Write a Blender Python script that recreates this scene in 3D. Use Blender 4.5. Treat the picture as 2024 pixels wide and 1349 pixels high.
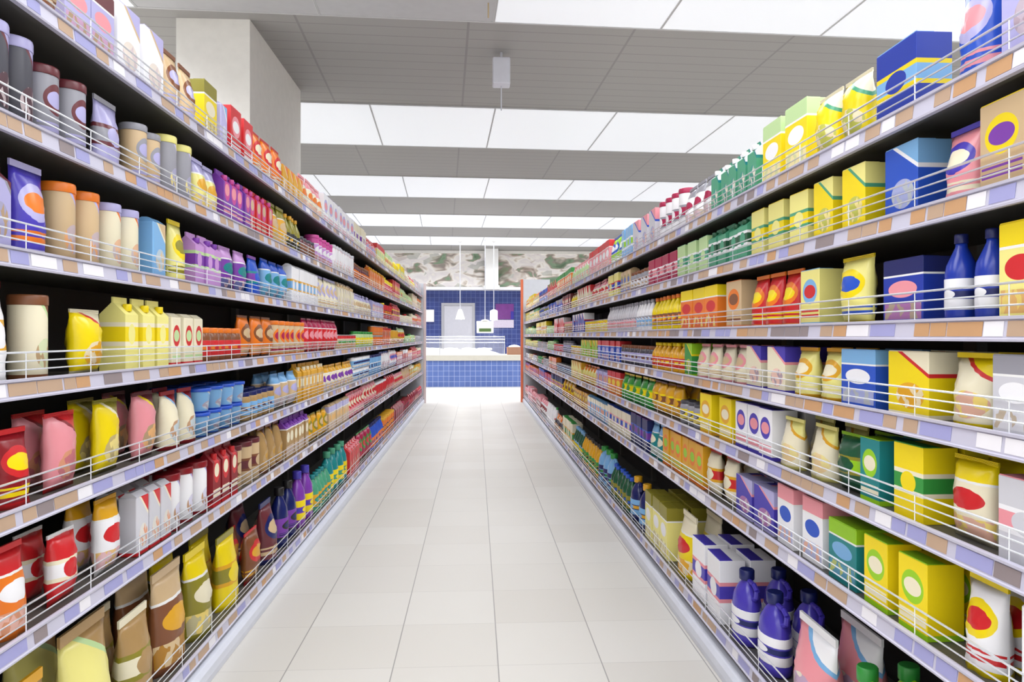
import bpy, bmesh, math, random
from mathutils import Vector
random.seed(7)
PI = math.pi
scene = bpy.context.scene
C = scene.collection
for o in list(bpy.data.objects): bpy.data.objects.remove(o)

# ------------------------------------------------------------ camera, world, light, exposure
F = 1400.0                     # focal length in pixels of the 2024 px wide frame
H = 1.43                       # eye height
YAW = math.atan(72 / F)
cam_d = bpy.data.cameras.new('camera'); cam = bpy.data.objects.new('camera', cam_d); C.objects.link(cam)
cam_d.sensor_width = 36; cam_d.lens = F * 36 / 2024; cam_d.shift_y = -9.5 / 2024
cam_d.clip_start = .05; cam_d.clip_end = 100
cam.location = (0, 0, H); cam.rotation_euler = (PI/2, 0, -YAW)
scene.camera = cam
w = bpy.data.worlds.new('world'); scene.world = w; w.use_nodes = True
w.node_tree.nodes['Background'].inputs[0].default_value = (.85, .9, 1, 1)
w.node_tree.nodes['Background'].inputs[1].default_value = .25
vs = scene.view_settings
vs.view_transform = 'Standard'; vs.look = 'None'; vs.exposure = 0.0; vs.gamma = 1; vs.use_curve_mapping = False

ZC = 4.2                       # ceiling height
SLANT = math.radians(2.5)      # the lamp rows run slightly askew to the aisle
ROWS = [-5.7, -1.9, 1.6, 5.3, 9.46, 13.26, 17.06, 20.6]
ROW_POWER = [430, 430, 520, 560, 560, 600, 720, 840]
for ry, pw in zip(ROWS, ROW_POWER):
    # the row at the top of the picture is dark between x = -2.8 and 0.2
    for x0, x1 in (((-7.3, -2.9), (.25, 6.3)) if ry == 5.3 else ((-7.25, 7.25),)):
        ld = bpy.data.lights.new('ceiling_row_light', 'AREA'); ld.shape = 'RECTANGLE'
        ld.size = x1 - x0; ld.size_y = 1.7; ld.energy = pw * .42 * (x1-x0) / 14.5 * ((3.6 if x1 < 0 else 2.0) if ry == 5.3 else 1.6 if ry < 5 else 1)
        ld.color = (.97, .98, 1.0); ld.spread = math.radians(140 if ry > 5 else 172)
        lo = bpy.data.objects.new('ceiling_row_light', ld); C.objects.link(lo)
        lx = (x0+x1)/2; lo.location = (lx, ry + lx*math.tan(SLANT), ZC - .06); lo.rotation_euler = (0, 0, SLANT)

# ------------------------------------------------------------ helpers
def srgb(r, g, b):
    f = lambda c: (c/255/12.92) if c/255 <= .04045 else ((c/255 + .055)/1.055)**2.4
    return (f(r), f(g), f(b), 1)

def newmat(name):
    m = bpy.data.materials.new(name); m.use_nodes = True
    return m, m.node_tree, m.node_tree.nodes['Principled BSDF']

def mat(name, col, rough=.5, metal=0, emis=0, noise=.06, nscale=12, trans=0, alpha=1, bump=0):
    m, nt, b = newmat(name)
    b.inputs['Roughness'].default_value = rough; b.inputs['Metallic'].default_value = metal
    b.inputs['Transmission Weight'].default_value = trans
    b.inputs['Alpha'].default_value = alpha
    tc = nt.nodes.new('ShaderNodeTexCoord'); nz = nt.nodes.new('ShaderNodeTexNoise')
    nz.inputs['Scale'].default_value = nscale; nz.inputs['Detail'].default_value = 3
    nt.links.new(tc.outputs['Object'], nz.inputs['Vector'])
    mx = nt.nodes.new('ShaderNodeMix'); mx.data_type = 'RGBA'
    mx.inputs['A'].default_value = tuple(c*(1-noise) for c in col[:3]) + (1,)
    mx.inputs['B'].default_value = tuple(min(1, c*(1+noise)) for c in col[:3]) + (1,)
    nt.links.new(nz.outputs['Fac'], mx.inputs['Factor']); nt.links.new(mx.outputs['Result'], b.inputs['Base Color'])
    if bump:
        bp = nt.nodes.new('ShaderNodeBump'); bp.inputs['Strength'].default_value = bump
        nt.links.new(nz.outputs['Fac'], bp.inputs['Height']); nt.links.new(bp.outputs['Normal'], b.inputs['Normal'])
    if emis:
        b.inputs['Emission Color'].default_value = col; b.inputs['Emission Strength'].default_value = emis
    return m

def link(name, bm, m, parent=None, smooth=False):
    me = bpy.data.meshes.new(name); bm.normal_update()
    if smooth:
        for f in bm.faces: f.smooth = True
    bm.to_mesh(me); bm.free()
    for mm in (m if isinstance(m, (list, tuple)) else [m]): me.materials.append(mm)
    o = bpy.data.objects.new(name, me); C.objects.link(o)
    if parent: o.parent = parent
    return o

def tag(o, label, cat, group=None, kind=None):
    o['label'] = label; o['category'] = cat
    if group: o['group'] = group
    if kind: o['kind'] = kind
    return o

def struct(name, bm, m, parent=None):
    o = link(name, bm, m, parent)
    if parent is None: o['kind'] = 'structure'
    return o

def empty(name, loc, label, cat, group=None):
    o = bpy.data.objects.new(name, None); C.objects.link(o); o.location = loc; o.empty_display_size = .1
    return tag(o, label, cat, group)

def box(bm, x0, x1, y0, y1, z0, z1, bevel=0, mi=0):
    vs_ = [bm.verts.new((x, y, z)) for x in (x0, x1) for y in (y0, y1) for z in (z0, z1)]
    idx = [(0,1,3,2), (4,6,7,5), (0,4,5,1), (2,3,7,6), (0,2,6,4), (1,5,7,3)]
    fs = [bm.faces.new([vs_[i] for i in q]) for q in idx]
    for f in fs: f.material_index = mi
    if bevel:
        es = list({e for f in fs for e in f.edges})
        bmesh.ops.bevel(bm, geom=es, offset=bevel, segments=2, affect='EDGES', profile=.5)
    return fs

def B(*a, **k):
    bm = bmesh.new(); box(bm, *a, **k); return bm

def tube(bm, p, q, r, n=6):
    p = Vector(p); q = Vector(q); d = (q-p).normalized()
    u = d.orthogonal().normalized(); v = d.cross(u)
    A = [[bm.verts.new(c + r*(math.cos(2*PI*i/n)*u + math.sin(2*PI*i/n)*v)) for i in range(n)] for c in (p, q)]
    for i in range(n):
        j = (i+1) % n; bm.faces.new((A[0][i], A[0][j], A[1][j], A[1][i]))
    bm.faces.new(A[0][::-1]); bm.faces.new(A[1])

def lathe(bm, prof, n=20, cx=0, cy=0, sx=1, sy=1):
    rings = []
    for r, z in prof:
        rings.append([bm.verts.new((cx + sx*r*math.cos(2*PI*i/n), cy + sy*r*math.sin(2*PI*i/n), z)) for i in range(n)])
    for a, b in zip(rings, rings[1:]):
        for i in range(n):
            j = (i+1) % n; f = bm.faces.new((a[i], a[j], b[j], b[i])); f.smooth = True
    if prof[0][0] > 0: bm.faces.new(rings[0][::-1])
    if prof[-1][0] > 0: bm.faces.new(rings[-1])

def extrude_profile(bm, pts, y0, y1, mi=0):
    a = [bm.verts.new((x, y0, z)) for x, z in pts]; b = [bm.verts.new((x, y1, z)) for x, z in pts]
    n = len(pts)
    for i in range(n):
        j = (i+1) % n; bm.faces.new((a[i], a[j], b[j], b[i])).material_index = mi
    bm.faces.new(a[::-1]); bm.faces.new(b)

# ------------------------------------------------------------ colours and package materials
PAL = {
 'yellow': (240,214,10), 'golden': (224,166,30), 'pale yellow': (238,230,140), 'cream': (236,228,200), 'white': (240,240,244),
 'pale grey': (206,206,214), 'grey': (150,150,160), 'dark grey': (74,74,84), 'black': (34,32,34), 'red': (206,38,44), 'dark red': (140,20,32),
 'crimson': (170,28,76), 'pink': (234,150,160), 'magenta': (200,70,150), 'orange': (232,122,34), 'brown': (128,78,48), 'beige': (208,180,140),
 'tan': (176,142,92), 'olive': (142,134,40), 'lime green': (150,204,30), 'pale green': (190,220,160), 'green': (50,146,62), 'dark green': (26,84,56),
 'sea green': (76,158,124), 'teal': (28,132,136), 'light blue': (124,178,226), 'blue': (36,84,196), 'royal blue': (28,56,164), 'navy blue': (22,32,96),
 'violet': (72,60,176), 'purple': (124,60,168), 'lavender': (180,176,222), 'maroon': (104,44,52), 'lilac': (200,150,214),
}
LIN = {k: srgb(*v)[:3] for k, v in PAL.items()}

def paint(o, main, accent, third):
    o['paint_main'] = list(LIN[main]); o['paint_accent'] = list(LIN[accent]); o['paint_third'] = list(LIN[third])

class G:                                                # little node-math helper
    def __init__(s, nt): s.nt = nt
    def m(s, op, a, b=None, c=None):
        n = s.nt.nodes.new('ShaderNodeMath'); n.operation = op
        for i, v in enumerate((a, b, c)):
            if v is None: continue
            if isinstance(v, (int, float)): n.inputs[i].default_value = v
            else: s.nt.links.new(v, n.inputs[i])
        return n.outputs[0]
    def mix(s, f, a, b):
        n = s.nt.nodes.new('ShaderNodeMix'); n.data_type = 'RGBA'
        for k, v in (('Factor', f), ('A', a), ('B', b)):
            if isinstance(v, (int, float)): n.inputs[k].default_value = v
            elif isinstance(v, tuple): n.inputs[k].default_value = v
            else: s.nt.links.new(v, n.inputs[k])
        return n.outputs['Result']

def pack_mat(name, pattern, rough=.42):
    m, nt, b = newmat(name); g = G(nt)
    b.inputs['Roughness'].default_value = rough
    at = {}
    for k in ('main', 'accent', 'third'):
        n = nt.nodes.new('ShaderNodeAttribute'); n.attribute_type = 'OBJECT'; n.attribute_name = 'paint_' + k; at[k] = n.outputs['Color']
    tc = nt.nodes.new('ShaderNodeTexCoord'); sp = nt.nodes.new('ShaderNodeSeparateXYZ')
    nt.links.new(tc.outputs['Generated'], sp.inputs[0]); x, y, z = sp.outputs
    oi = nt.nodes.new('ShaderNodeObjectInfo')
    def ell(cx, cz, rx, rz):
        a = g.m('POWER', g.m('ABSOLUTE', g.m('DIVIDE', g.m('SUBTRACT', x, cx), rx)), 2)
        c = g.m('POWER', g.m('ABSOLUTE', g.m('DIVIDE', g.m('SUBTRACT', z, cz), rz)), 2)
        return g.m('LESS_THAN', g.m('ADD', a, c), 1)
    def band(z0, z1): return g.m('MULTIPLY', g.m('GREATER_THAN', z, z0), g.m('LESS_THAN', z, z1))
    front = g.m('MULTIPLY', g.m('GREATER_THAN', x, .04), g.m('LESS_THAN', x, .96))
    vo = nt.nodes.new('ShaderNodeTexVoronoi'); vo.inputs['Scale'].default_value = 7
    nt.links.new(tc.outputs['Generated'], vo.inputs['Vector'])
    vsp = nt.nodes.new('ShaderNodeSeparateXYZ'); nt.links.new(vo.outputs['Color'], vsp.inputs[0])
    pic = g.mix(g.m('GREATER_THAN', vsp.outputs[0], .5), g.mix(.45, at['main'], at['third']), g.mix(.5, at['accent'], (.8, .62, .35, 1)))
    col = at['main']
    if pattern == 'band':
        col = g.mix(band(.76, 1.1), col, at['accent']); col = g.mix(band(.735, .765), col, (.85, .85, .85, 1))
        col = g.mix(ell(.5, .54, .36, .13), col, at['third'])
        col = g.mix(g.m('MULTIPLY', band(.08, .32), front), col, pic)
    elif pattern == 'slant':
        s = g.m('ADD', g.m('MULTIPLY', x, .5), z)
        col = g.mix(g.m('GREATER_THAN', s, 1.18), col, at['accent'])
        col = g.mix(g.m('MULTIPLY', g.m('GREATER_THAN', s, 1.12), g.m('LESS_THAN', s, 1.18)), col, at['third'])
        col = g.mix(ell(.55, .33, .34, .2), col, pic)
        col = g.mix(band(0, .07), col, at['accent'])
    elif pattern == 'disc':
        col = g.mix(ell(.5, .62, .38, .22), col, at['accent']); col = g.mix(ell(.5, .62, .3, .12), col, at['third'])
        col = g.mix(g.m('MULTIPLY', band(.16, .22), front), col, at['third']); col = g.mix(g.m('MULTIPLY', band(.26, .29), front), col, at['third'])
        col = g.mix(band(0, .08), col, at['accent'])
    elif pattern == 'stripe':
        col = g.mix(band(.34, .66), col, at['third']); col = g.mix(band(.4, .6), col, at['accent'])
        col = g.mix(ell(.5, .5, .26, .14), col, at['main'])
    hs = nt.nodes.new('ShaderNodeHueSaturation')
    nt.links.new(g.m('ADD', .92, g.m('MULTIPLY', oi.outputs['Random'], .14)), hs.inputs['Value'])
    nt.links.new(col, hs.inputs['Color']); nt.links.new(hs.outputs[0], b.inputs['Base Color'])
    return m

PATTERNS = {'band': 'top band', 'slant': 'slanted corner', 'disc': 'round emblem', 'stripe': 'middle stripe'}
PACK = {p: pack_mat('printed_card_' + p, p, .45) for p in PATTERNS}
FILM = {p: pack_mat('printed_film_' + p, p, .28) for p in PATTERNS}
def solid_mat(name, which, rough):
    m, nt, b = newmat(name); b.inputs['Roughness'].default_value = rough
    n = nt.nodes.new('ShaderNodeAttribute'); n.attribute_type = 'OBJECT'; n.attribute_name = 'paint_' + which
    nz = nt.nodes.new('ShaderNodeTexNoise'); nz.inputs['Scale'].default_value = 20
    g = G(nt); hs = nt.nodes.new('ShaderNodeHueSaturation')
    nt.links.new(g.m('ADD', .93, g.m('MULTIPLY', nz.outputs['Fac'], .1)), hs.inputs['Value'])
    nt.links.new(n.outputs['Color'], hs.inputs['Color']); nt.links.new(hs.outputs[0], b.inputs['Base Color'])
    return m
S_MAIN = solid_mat('coloured_plastic', 'main', .25); S_ACC = solid_mat('cap_plastic', 'accent', .35)
TIN = mat('tin_metal', (.62, .62, .64, 1), .3, .9)

# ------------------------------------------------------------ package templates; front faces local -Y, base at z = 0
def grid_pillow(w, d, h, nx=8, nz=10, flat_base=False, seal=.0):
    bm = bmesh.new(); V = {}
    for s in (-1, 1):
        for i in range(nx+1):
            for k in range(nz+1):
                u = i/nx*2-1; t = k/nz
                bul = (1-abs(u)**2.6)*(1 - abs(2*t-1)**(5 if flat_base else 3)) if not flat_base else (1-abs(u)**2.6)*min(1, (1-t)*2.2)**.7
                bul = max(bul, 0)
                ww = w/2*(1 - .06*math.sin(PI*t)); wr = .004*math.sin(i*2.1+k*1.7+s)
                edge = i in (0, nx) or k == nz or (k == 0 and not flat_base)
                if edge and s == 1: V[s, i, k] = V[-1, i, k]; continue
                V[s, i, k] = bm.verts.new((u*ww, s*(d/2*bul + (0 if edge else .002)) + (0 if edge else wr*bul), t*h))
    for s in (-1, 1):
        for i in range(nx):
            for k in range(nz):
                q = [V[s, i, k], V[s, i+1, k], V[s, i+1, k+1], V[s, i, k+1]]
                if s == 1: q.reverse()
                if len(set(q)) == 4:
                    try: bm.faces.new(q).smooth = True
                    except ValueError: pass
    bmesh.ops.holes_fill(bm, edges=[e for e in bm.edges if len(e.link_faces) == 1], sides=0)
    return bm

def tmpl(name):
    """returns list of (part name, bmesh, material) - first entry is the body"""
    P = random.choice
    if name == 'carton_box':                             # 0.15 x 0.09 x 0.2
        body = B(-.075, .075, -.045, .045, 0, .198, bevel=.0015)
        fl = bmesh.new(); box(fl, -.073, .073, -.044, .001, .198, .1995); box(fl, -.073, .073, -.0435, -.041, .1995, .2005)
        return (.15, .09, .2), [('carton_box', body, 'card'), ('top_flap', fl, 'acc')]
    if name == 'brick_pack':
        body = B(-.045, .045, -.03, .03, 0, .165, bevel=.004)
        fo = bmesh.new(); extrude_profile(fo, [(-.028, .165), (.028, .165), (.008, .178), (-.008, .178)], -.04, .04)
        for v in fo.verts: v.co.x, v.co.y = v.co.y, v.co.x
        return (.09, .06, .18), [('brick_pack', body, 'film'), ('folded_top', fo, 'main')]
    if name == 'snack_pouch':
        body = grid_pillow(.15, .06, .2)
        s = bmesh.new()
        for k in range(4): box(s, -.073, .073, -.0022, .0022, .196+k*.003, .198+k*.003)
        return (.15, .062, .208), [('snack_pouch', body, 'film'), ('top_seal', s, 'acc')]
    if name == 'stand_up_pouch':
        body = grid_pillow(.13, .075, .2, flat_base=True)
        s = B(-.062, .062, -.003, .003, .199, .214)
        return (.13, .077, .214), [('stand_up_pouch', body, 'film'), ('zip_strip', s, 'acc')]
    if name == 'bottle':
        body = bmesh.new(); lathe(body, [(.030,0),(.036,.004),(.037,.02),(.037,.13),(.034,.155),(.022,.185),(.014,.205),(.013,.222)], 20)
        cap = bmesh.new(); lathe(cap, [(.0155,.215),(.0160,.217),(.0160,.238),(.0145,.241)], 16)
        lab = bmesh.new(); lathe(lab, [(.0374,.035),(.0376,.036),(.0376,.118),(.0374,.119)], 20)
        return (.074, .074, .241), [('bottle', body, 'main'), ('cap', cap, 'acc'), ('paper_label', lab, 'card3')]
    if name == 'glass_jar':
        body = bmesh.new(); lathe(body, [(.034,0),(.040,.005),(.041,.02),(.041,.085),(.037,.1),(.034,.105)], 20)
        lid = bmesh.new(); lathe(lid, [(.0365,.102),(.0375,.104),(.0375,.118),(.0355,.121)], 20)
        lab = bmesh.new(); lathe(lab, [(.0412,.024),(.0414,.025),(.0414,.076),(.0412,.077)], 20)
        return (.083, .083, .121), [('glass_jar', body, 'main'), ('lid', lid, 'acc'), ('paper_label', lab, 'card3')]
    if name == 'tin_can':
        body = bmesh.new(); lathe(body, [(.036,0),(.038,.001),(.038,.004),(.0365,.006),(.0365,.104),(.038,.106),(.038,.109),(.0365,.11),(.0355,.107)], 20)
        lab = bmesh.new(); lathe(lab, [(.0367,.008),(.0369,.009),(.0369,.101),(.0367,.102)], 20)
        return (.076, .076, .11), [('tin_can', body, 'tin'), ('paper_label', lab, 'card')]
    if name == 'plastic_tub':
        body = bmesh.new(); lathe(body, [(.043,0),(.046,.002),(.055,.082),(.056,.084)], 20)
        lid = bmesh.new(); lathe(lid, [(.0585,.080),(.0595,.082),(.0595,.092),(.0565,.094),(.054,.091)], 20)
        return (.119, .119, .094), [('plastic_tub', body, 'film'), ('lid', lid, 'acc')]
    if name == 'canister':
        body = bmesh.new(); lathe(body, [(.045,0),(.047,.002),(.047,.165),(.046,.168)], 20)
        lid = bmesh.new(); lathe(lid, [(.0485,.160),(.0490,.162),(.0490,.178),(.0470,.182)], 20)
        return (.098, .098, .182), [('canister', body, 'card'), ('lid', lid, 'acc')]
    if name == 'gable_carton':
        body = bmesh.new(); extrude_profile(body, [(-.038, 0), (.038, 0), (.038, .17), (.003, .205), (.003, .222), (-.003, .222), (-.003, .205), (-.038, .17)], -.043, .043)
        for v in body.verts: v.co.x, v.co.y = v.co.y, v.co.x
        bmesh.ops.recalc_face_normals(body, faces=body.faces)
        cap = bmesh.new(); lathe(cap, [(.012,.180),(.013,.181),(.013,.200),(.012,.202)], 14, 0, -.024)
        return (.086, .076, .222), [('gable_carton', body, 'card'), ('screw_cap', cap, 'acc')]
    if name == 'jug':
        body = bmesh.new(); lathe(body, [(.060,0),(.070,.006),(.072,.03),(.070,.15),(.062,.19),(.040,.225),(.022,.245),(.021,.262)], 20, sy=.66)
        cap = bmesh.new(); lathe(cap, [(.0250,.250),(.0260,.252),(.0260,.286),(.0230,.290)], 16)
        lab = bmesh.new(); lathe(lab, [(.0722,.045),(.0725,.046),(.0712,.142),(.0709,.143)], 20, sy=.67)
        hd = bmesh.new(); pts = [(.058,0,.19),(.082,0,.205),(.088,0,.235),(.062,0,.25),(.024,0,.25)]
        for a, b_ in zip(pts, pts[1:]): tube(hd, a, b_, .009, 8)
        return (.16, .096, .29), [('jug', body, 'main'), ('cap', cap, 'acc'), ('paper_label', lab, 'card3'), ('handle', hd, 'main')]
    if name == 'food_sack':
        body = grid_pillow(.24, .11, .32, 10, 12, flat_base=True)
        s = B(-.115, .115, -.004, .004, .316, .345)
        return (.24, .112, .345), [('food_sack', body, 'film'), ('sewn_top', s, 'acc')]

KINDS = {  # label noun, plural, everyday category, (width range), depth range, (height range)
 'carton_box':     ('carton', 'cartons', 'box', (.11, .18), (.08, .11), (.16, .24)),
 'brick_pack':     ('brick pack', 'brick packs', 'packet', (.08, .105), (.06, .075), (.15, .2)),
 'snack_pouch':    ('pillow bag', 'pillow bags', 'bag', (.13, .17), (.06, .08), (.17, .23)),
 'stand_up_pouch': ('pouch', 'pouches', 'pouch', (.115, .15), (.07, .08), (.17, .23)),
 'bottle':         ('bottle', 'bottles', 'bottle', (.066, .08), None, (.19, .25)),
 'glass_jar':      ('jar', 'jars', 'jar', (.08, .092), None, (.12, .16)),
 'tin_can':        ('tin', 'tins', 'can', (.075, .09), None, (.10, .12)),
 'plastic_tub':    ('tub', 'tubs', 'tub', (.11, .13), None, (.085, .11)),
 'canister':       ('canister', 'canisters', 'canister', (.09, .11), None, (.16, .21)),
 'gable_carton':   ('drink carton', 'drink cartons', 'carton', (.085, .1), (.075, .085), (.19, .24)),
 'jug':            ('handled jug', 'handled jugs', 'jug', (.15, .19), (.1, .12), (.27, .34)),
 'food_sack':      ('sack', 'sacks', 'sack', (.2, .26), (.1, .13), (.28, .36)),
}
TM = {}
def get_parts(kind, pat):
    """mesh data of one kind in one printed pattern, built once"""
    if (kind, pat) in TM: return TM[kind, pat]
    dims, parts = tmpl(kind); out = []
    look = {'card': PACK[pat], 'film': FILM[pat], 'card3': PACK['stripe'] if pat == 'band' else PACK[pat], 'acc': S_ACC, 'main': S_MAIN, 'tin': TIN}
    for n, bm, mm in parts:
        bmesh.ops.recalc_face_normals(bm, faces=bm.faces)
        me = bpy.data.meshes.new(n); bm.to_mesh(me); bm.free(); me.materials.append(look[mm]); out.append((n, me, mm))
    TM[kind, pat] = (dims, out); return TM[kind, pat]

def make_first(kind, pat, main, accent, third, scale):
    dims, parts = get_parts(kind, pat); root = None
    for n, me, mm in parts:
        o = bpy.data.objects.new(n, me); C.objects.link(o)
        if mm == 'card3': paint(o, third, accent, main)
        else: paint(o, main, accent, third)
        if root is None: root = o; o.scale = scale
        else: o.parent = root
    return root
def copy_tree(o, with_parts=True):
    c = o.copy(); C.objects.link(c)
    if with_parts:
        for ch in o.children:
            d = ch.copy(); C.objects.link(d); d.parent = c
    return c

# ------------------------------------------------------------ the setting
def floor_mat():
    m, nt, b = newmat('floor_tiles'); g = G(nt)
    tc = nt.nodes.new('ShaderNodeTexCoord'); mp = nt.nodes.new('ShaderNodeMapping'); mp.inputs['Location'].default_value = (-.098, .1, 0)
    nt.links.new(tc.outputs['Object'], mp.inputs[0])
    sp = nt.nodes.new('ShaderNodeSeparateXYZ'); nt.links.new(mp.outputs[0], sp.inputs[0])
    def cell(v): return g.m('MULTIPLY', v, 1/.4533)
    def joint(v, w): return g.m('LESS_THAN', g.m('ABSOLUTE', g.m('SUBTRACT', g.m('FRACT', g.m('ADD', cell(v), .5)), .5)), w/.4533)
    jt = g.m('MAXIMUM', joint(sp.outputs[0], .0026), g.m('MULTIPLY', joint(sp.outputs[1], .0011), .6))
    cb = nt.nodes.new('ShaderNodeCombineXYZ'); nt.links.new(g.m('FLOOR', cell(sp.outputs[0])), cb.inputs[0]); nt.links.new(g.m('FLOOR', cell(sp.outputs[1])), cb.inputs[1])
    wn = nt.nodes.new('ShaderNodeTexWhiteNoise'); nt.links.new(cb.outputs[0], wn.inputs['Vector'])
    tile = g.mix(wn.outputs['Value'], srgb(206, 203, 197), srgb(213, 211, 206))
    base = g.mix(jt, tile, srgb(150, 148, 146))
    nz = nt.nodes.new('ShaderNodeTexNoise'); nz.inputs['Scale'].default_value = 2.5; nz.inputs['Detail'].default_value = 4; nt.links.new(mp.outputs[0], nz.inputs['Vector'])
    col = g.mix(g.m('MULTIPLY', nz.outputs['Fac'], .1), base, (.62, .58, .52, 1))
    nt.links.new(col, b.inputs['Base Color'])
    nt.links.new(g.m('ADD', .34, g.m('MULTIPLY', nz.outputs['Fac'], .15)), b.inputs['Roughness'])
    b.inputs['Specular IOR Level'].default_value = .35
    bp = nt.nodes.new('ShaderNodeBump'); bp.inputs['Strength'].default_value = .25; bp.inputs['Distance'].default_value = .003; bp.invert = True
    nt.links.new(jt, bp.inputs['Height']); nt.links.new(bp.outputs[0], b.inputs['Normal'])
    return m
def strip_mat():
    m, nt, b = newmat('strip_ceiling'); g = G(nt)
    tc = nt.nodes.new('ShaderNodeTexCoord'); mp = nt.nodes.new('ShaderNodeMapping'); mp.inputs['Rotation'].default_value = (0, 0, -SLANT)
    nt.links.new(tc.outputs['Object'], mp.inputs[0]); sp = nt.nodes.new('ShaderNodeSeparateXYZ'); nt.links.new(mp.outputs[0], sp.inputs[0])
    fr = g.m('FRACT', g.m('MULTIPLY', sp.outputs[1], 1/.2)); gap = g.m('LESS_THAN', fr, .07)
    fx = g.m('FRACT', g.m('MULTIPLY', g.m('SUBTRACT', sp.outputs[0], .2), 1/1.5)); gx = g.m('LESS_THAN', fx, .015)
    col = g.mix(g.m('MAXIMUM', gap, gx), srgb(160, 158, 156), srgb(142, 140, 139))
    nt.links.new(col, b.inputs['Base Color']); b.inputs['Roughness'].default_value = .6
    return m
def tile_mat(name, c1, c2, grout, size, rough=.25):
    m, nt, b = newmat(name)
    tc = nt.nodes.new('ShaderNodeTexCoord'); sp = nt.nodes.new('ShaderNodeSeparateXYZ'); cb = nt.nodes.new('ShaderNodeCombineXYZ')
    nt.links.new(tc.outputs['Object'], sp.inputs[0]); nt.links.new(sp.outputs[0], cb.inputs[0]); nt.links.new(sp.outputs[2], cb.inputs[1])
    br = nt.nodes.new('ShaderNodeTexBrick'); br.offset = 0
    br.inputs['Scale'].default_value = 1; br.inputs['Brick Width'].default_value = size; br.inputs['Row Height'].default_value = size
    br.inputs['Mortar Size'].default_value = .004; br.inputs['Color1'].default_value = c1; br.inputs['Color2'].default_value = c2; br.inputs['Mortar'].default_value = grout
    nt.links.new(cb.outputs[0], br.inputs['Vector']); nt.links.new(br.outputs['Color'], b.inputs['Base Color']); b.inputs['Roughness'].default_value = rough
    return m

M_WHITE = mat('white_plaster', srgb(238, 236, 232), .7)
M_STEEL = mat('light_steel', srgb(208, 210, 220), .35, .15)
M_SHELF = mat('shelf_metal', srgb(92, 90, 86), .45, .2)
M_BACK = mat('dark_back_panel', srgb(58, 56, 56), .6)
M_RAIL = mat('lavender_grey_rail', srgb(196, 194, 212), .35, noise=.05, nscale=3)
M_WIRE = mat('bright_wire', srgb(236, 240, 246), .25, .55)
M_PLINTH = mat('dark_plinth', srgb(92, 90, 92), .5)
M_BUMP = mat('pale_bumper', srgb(214, 218, 230), .4)
M_ENDP = mat('pale_end_panel', srgb(216, 220, 230), .4)
M_ORANGE = mat('orange_strip', srgb(232, 122, 84), .45)
M_CHROME = mat('chrome', (.82, .84, .88, 1), .15, 1)

struct('floor', B(-9, 9, -7, 23.6, -.1, 0), floor_mat())
struct('ceiling', B(-9, 9, -7, 23.6, ZC, ZC+.1), strip_mat())
struct('wall_left', B(-9.2, -9, -7, 23.6, 0, ZC), M_WHITE)
struct('wall_right', B(9, 9.2, -7, 23.6, 0, ZC), M_WHITE)
struct('wall_front', B(-9.2, 9.2, -7.2, -7, 0, ZC), M_WHITE)
WT = 2.93
M_TILE = tile_mat('blue_wall_tiles', srgb(42, 58, 124), srgb(48, 66, 134), srgb(110, 126, 180), .15)
struct('wall_back', B(-9.2, 9.2, 23.4, 23.6, 0, ZC), M_TILE)
struct('trim_1', B(-9, 9, 22.85, 23.4, WT, WT+.09), mat('white_trim', srgb(244, 244, 248), .4))
# square pillar standing behind the left rack
struct('wall_pillar', B(-2.6, -1.97, 6.3, 8.1, 0, ZC), M_WHITE)

# door in the blue wall
d1 = struct('door_1', B(-1.04, -.1, 23.33, 23.4, 0, 2.44, bevel=.004), mat('grey_door_leaf', srgb(190, 190, 200), .45))
fb = bmesh.new(); box(fb, -1.12, -1.04, 23.3, 23.4, 0, 2.52); box(fb, -.1, -.02, 23.3, 23.4, 0, 2.52); box(fb, -1.04, -.1, 23.3, 23.4, 2.44, 2.52)
link('door_frame', fb, mat('grey_door_frame', srgb(165, 165, 172), .4), d1)
hb = bmesh.new(); tube(hb, (-.2, 23.28, 1.05), (-.32, 23.28, 1.05), .012, 8); tube(hb, (-.2, 23.33, 1.05), (-.2, 23.28, 1.05), .012, 8)
link('door_handle', hb, M_CHROME, d1)

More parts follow.
